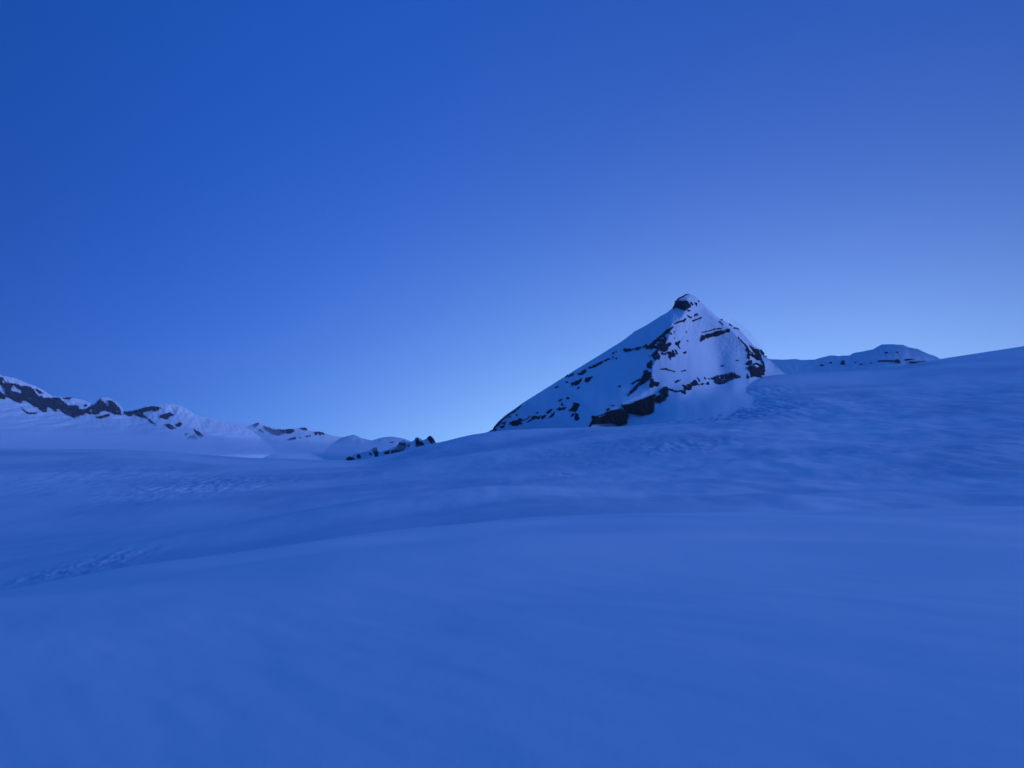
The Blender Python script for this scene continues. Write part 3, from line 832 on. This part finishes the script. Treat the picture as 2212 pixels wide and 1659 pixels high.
MID_SKY = [(440, 1016, 6720), (470, 1004, 6736), (500, 962, 6770), (518, 935, 6795), (532, 921, 6820), (548, 916, 6850), (552, 913.5, 6856), (558, 913, 6866), (566, 917, 6880), (575, 920, 6895), (590, 924, 6920), (603, 926.5, 6941), (615, 927.5, 6961),
           (625, 926, 6978), (640, 926, 7003), (650, 924, 7020), (660, 924, 7036), (666, 929, 7046), (674, 931, 7060), (690, 933, 7086), (704, 936.5, 7110), (720, 942, 7136), (745, 945, 7178),
           (770, 950, 7220), (800, 958, 7270), (830, 966, 7320)]
mr = Relief('snow_shoulder_mountain', MID_SKY, 440, 830, 1.0, 1020, 90, range_depth(MID_SKY, 1.0, 25, 0.4, 10, 34, 9.0), M_SNOW_FAR, jag=0.5, seed=8)
label(mr.obj, 'low distant snow ridge topped by a thin broken line of dark rocks')
mr.rocks('rock_outcrop', Z5([
    [(298, 145), (335, 128), (345, 140), (310, 168)], [(335, 175), (360, 180), (388, 212), (350, 197)], [(375, 155), (440, 173), (450, 186), (410, 195), (390, 180)],
    [(410, 195), (455, 182), (540, 184), (550, 210), (500, 232), (450, 222)], [(548, 185), (570, 178), (612, 180), (625, 195), (592, 218), (555, 212)],
    [(658, 168), (712, 168), (732, 187), (700, 187)], [(558, 265), (590, 253), (633, 238), (633, 259), (590, 270)],
    [(780, 205), (800, 200), (808, 228), (792, 228)], [(808, 200), (826, 202), (834, 226), (820, 228)], [(832, 202), (855, 208), (864, 224), (844, 222)],
    [(708, 242), (725, 228), (732, 241)], [(735, 238), (746, 222), (750, 240)], [(658, 250), (677, 240), (672, 252)]]),
    M_ROCK_FAR, thick=10, relief=6, pitch=0.7, jag=0.7, seed=31)

MOUND_SKY = [(680, 1000, 6500), (700, 975, 6500), (720, 956, 6500), (739, 945, 6500), (752, 941.5, 6500), (764, 939, 6500), (772, 942, 6500), (780, 946, 6500), (792, 949, 6500), (802, 951.5, 6500), (812, 949, 6500), (821, 946, 6500), (833, 944, 6500), (845, 943, 6500),
             (860, 945, 6500), (875, 948, 6500), (890, 954, 6500), (915, 965, 6500), (960, 990, 6500)]
md = Relief('snow_mound_mountain', MOUND_SKY, 682, 960, 1.0, 1004, 80, range_depth(MOUND_SKY, 0.8, 30, 0.45, 10, 26, 5.0), M_SNOW_FAR, jag=0.5, seed=12)
label(md.obj, 'rounded all-white snow mound low behind the small rocky crest')

CREST_SKY = [(735, 1006, 2500), (741, 997, 2500), (747, 990, 2500), (752, 986.5, 2500), (760, 986, 2500), (766, 980, 2490), (778, 978, 2490), (788, 976, 2490), (796, 974, 2480), (802, 969, 2480), (808, 966.5, 2480), (812, 966.5, 2480), (816, 973, 2480), (822, 976, 2480), (832, 973, 2470), (846, 968, 2470),
             (856, 963, 2470), (862, 957, 2470), (868, 952, 2470), (873, 950, 2470), (878, 954, 2470), (886, 955, 2460), (894, 951, 2460), (897, 946, 2460), (902, 944.5, 2460), (907, 947, 2460), (913, 951, 2460), (920, 948.5, 2460), (925, 944, 2460), (930, 941.5, 2460), (935, 945, 2460),
             (941, 955, 2460), (950, 966, 2460), (965, 985, 2460)]
cr = Relief('rocky_crest_mountain', CREST_SKY, 735, 965, 0.8, 1012, 70, range_depth(CREST_SKY, 1.4, 20, 0.6, 9, 9, 2.0), M_SNOW_HIGH, jag=0.8, seed=15)
label(cr.obj, 'small jagged rocky crest poking out behind the snow slope left of the pyramid peak')
cr.rocks('rock_tooth', Z15([
    [(75, 690), (150, 648), (218, 680), (222, 790), (150, 800), (80, 770)], [(565, 556), (600, 568), (645, 612), (620, 628), (578, 592)],
    [(628, 490), (700, 452), (742, 458), (748, 520), (774, 560), (768, 650), (700, 650), (668, 560), (640, 510)],
    [(898, 552), (960, 530), (1012, 498), (1014, 590), (900, 600)], [(1046, 522), (1140, 480), (1200, 400), (1230, 336), (1290, 368), (1330, 346), (1364, 370), (1392, 430), (1320, 530), (1050, 590)],
    [(1398, 400), (1474, 382), (1444, 446), (1420, 446)], [(1586, 450), (1588, 300), (1620, 234), (1650, 290), (1680, 330), (1720, 318), (1774, 380), (1765, 460), (1600, 470)],
    [(1838, 238), (1905, 192), (1952, 248), (2010, 345), (1985, 356), (1942, 280), (1962, 360), (1930, 372), (1858, 290)],
    [(1005, 332), (1112, 328), (1104, 348), (1018, 350)], [(196, 658), (250, 688), (284, 728), (250, 728)], [(298, 640), (350, 588), (394, 640), (384, 690), (326, 690)]]),
    M_ROCK, thick=3.0, relief=2.0, pitch=0.4, jag=0.5, seed=33)

# ---- flat-topped mountain beyond the right-hand slope
FLAT_SKY = [(1600, 790, 3650), (1640, 774, 3623), (1653, 774, 3615), (1666, 776, 3606), (1691, 777, 3589), (1705, 776.3, 3580), (1717, 775.4, 3572), (1731, 777.6, 3563), (1746, 777, 3553), (1760, 776.8, 3544), (1770, 773.5, 3537), (1779, 771, 3531), (1795, 767.7, 3521), (1803, 768, 3516), (1811.5, 769.2, 3510),
            (1822, 768, 3503), (1835.6, 767.7, 3494), (1841, 764, 3490), (1846, 762, 3487), (1865, 759, 3475), (1887, 754, 3460), (1896, 748.5, 3454), (1905, 744, 3448), (1925, 743.5, 3435), (1951, 745, 3418), (1962, 750, 3411), (1983, 754, 3397),
            (2002, 763, 3384), (2020.7, 769.5, 3372), (2035, 777, 3362), (2070, 796, 3339), (2110, 820, 3313)]
fl = Relief('flat_topped_mountain', FLAT_SKY, 1602, 2108, 1.0, 850, 110, range_depth(FLAT_SKY, 0.8, 22, 0.4, 5, 40, 6.0), M_SNOW_FAR, jag=0.35, seed=18)
label(fl.obj, 'distant flat-topped snow mountain with thin rock lines, right of the pyramid peak')
fl.rocks('rock_band', Z6([
    [(1035, 242), (1100, 240), (1180, 238), (1200, 234), (1212, 245), (1222, 262), (1190, 262), (1160, 250), (1100, 250), (1040, 251)]]),
    M_ROCK_FAR, thick=8, relief=4, pitch=0.6, jag=0.3, seed=41)
fl.rocks('rock_band', Z6([
    [(1290, 250), (1320, 247), (1400, 246), (1437, 248), (1432, 266), (1390, 272), (1320, 270), (1298, 264)]]),
    M_ROCK_RED, thick=8, relief=4, pitch=0.6, jag=0.3, seed=42)
fl.rocks('rock_outcrop', Z6([
    [(568, 282), (585, 273), (608, 284), (590, 289)], [(643, 262), (656, 253), (670, 260), (658, 268)], [(730, 272), (742, 258), (750, 240), (768, 250), (772, 276), (750, 276)],
    [(888, 280), (905, 264), (918, 272), (900, 280)], [(972, 266), (985, 256), (991, 266)], [(1086, 182), (1105, 172), (1122, 180), (1100, 186)], [(1180, 178), (1200, 172), (1206, 180)],
    [(1248, 238), (1270, 230), (1330, 232), (1300, 240), (1262, 244)], [(842, 258), (862, 254), (864, 262)]]),
    M_ROCK_FAR, thick=6, relief=3, pitch=0.5, jag=0.3, seed=43)
print('rocks', pyr.nrock, lr.nrock, mr.nrock, cr.nrock, fl.nrock)


# ------------------------------------------------------------------ the air between
def build_haze():
    x, y0, y1, z0, z1 = 8900.0, -8900.0, 8900.0, -700.0, 1250.0
    v = [(-x, y0, z0), (x, y0, z0), (x, y1, z0), (-x, y1, z0), (-x, y0, z1), (x, y0, z1), (x, y1, z1), (-x, y1, z1)]
    f = [(0, 3, 2, 1), (4, 5, 6, 7), (0, 1, 5, 4), (1, 2, 6, 5), (2, 3, 7, 6), (3, 0, 4, 7)]
    me = bpy.data.meshes.new('haze'); me.from_pydata(v, [], f); me.update()
    m = bpy.data.materials.new('cold_air'); m.use_nodes = True
    nt = m.node_tree; nt.nodes.clear()
    out = nt.nodes.new('ShaderNodeOutputMaterial')
    vol = nt.nodes.new('ShaderNodeVolumePrincipled')
    vol.inputs['Color'].default_value = (0.9, 0.93, 1.0, 1)
    vol.inputs['Density'].default_value = 1.8e-5
    nt.links.new(vol.outputs[0], out.inputs['Volume'])
    me.materials.append(m)
    o = bpy.data.objects.new('haze', me); COL.objects.link(o)
    o['kind'] = 'stuff'; o['label'] = 'thin cold blue air in front of the distant mountains'
    C.cycles.volume_bounces = 3


build_haze()


def mist_bank(name, text, u, v, Y, radii, density, tilt=0.0, turn=0.0, seed=0, col=(0.93, 0.95, 1.0)):
    """A flat uneven lens of drifting ice crystals: thin towards its rim, so that it has no hard edge."""
    c = ground_point(u, v, Y)
    nu, nv = 48, 20
    th = np.linspace(0, 2 * np.pi, nu, endpoint=False); ph = np.linspace(0.04, np.pi - 0.04, nv)
    T, P = np.meshgrid(th, ph)
    q = 1 + 0.22 * noise(np.cos(T) * 1.6 + seed, np.sin(T) * 1.6 + P) + 0.10 * noise(np.cos(T) * 4 + seed, np.sin(T) * 4 + P * 2)
    x = np.sin(P) * np.cos(T) * radii[0] * q; y = np.sin(P) * np.sin(T) * radii[1] * q; z = np.cos(P) * radii[2] * q
    ct, st = math.cos(tilt), math.sin(tilt)
    x, z = x * ct - z * st, x * st + z * ct
    cu, su = math.cos(turn), math.sin(turn)
    x, y = x * cu - y * su, x * su + y * cu
    V = np.stack([x, y, z], -1).reshape(-1, 3)
    faces = [tuple(int(i) for i in f) for f in grid_quads(nv, nu, wrap=True)[:, ::-1]]
    faces.append(tuple(range(nu))); faces.append(tuple(range((nv - 1) * nu, nv * nu))[::-1])
    me = bpy.data.meshes.new(name)
    me.from_pydata(V.tolist(), [], faces); me.update()
    import bmesh
    bm = bmesh.new(); bm.from_mesh(me); bmesh.ops.recalc_face_normals(bm, faces=bm.faces); bm.to_mesh(me); bm.free()
    m = bpy.data.materials.new(name + '_air'); m.use_nodes = True
    nt = m.node_tree; nt.nodes.clear()
    out = nt.nodes.new('ShaderNodeOutputMaterial')
    vol = nt.nodes.new('ShaderNodeVolumePrincipled')
    vol.inputs['Color'].default_value = (*col, 1)
    vol.inputs['Density'].default_value = density
    nt.links.new(vol.outputs[0], out.inputs['Volume'])
    me.materials.append(m)
    o = bpy.data.objects.new(name, me); COL.objects.link(o)
    o.location = c
    o['kind'] = 'stuff'; o['label'] = text
    return o


mist_bank('mist', 'thin bank of mist lying along the left rim of the glacier', 170, 966, 1850, (800, 330, 22), 2.0e-3, seed=1)
mist_bank('mist', 'pale mist along the foot of the rocky ridge', 230, 957, 3700, (1500, 620, 46), 6.0e-4, tilt=-0.02, turn=0.3, seed=4)
mist_bank('mist', 'drifting snow mist in the saddle between the rocky ridge and the low snow ridge', 538, 932, 5700, (290, 180, 62), 1.3e-3, tilt=-0.15, seed=7)
mist_bank('blowing_snow', 'plume of wind-blown snow off the right-hand ridge of the pyramid peak', 1613, 726, 1990, (62, 22, 13), 6.0e-3, tilt=-0.82, seed=9)
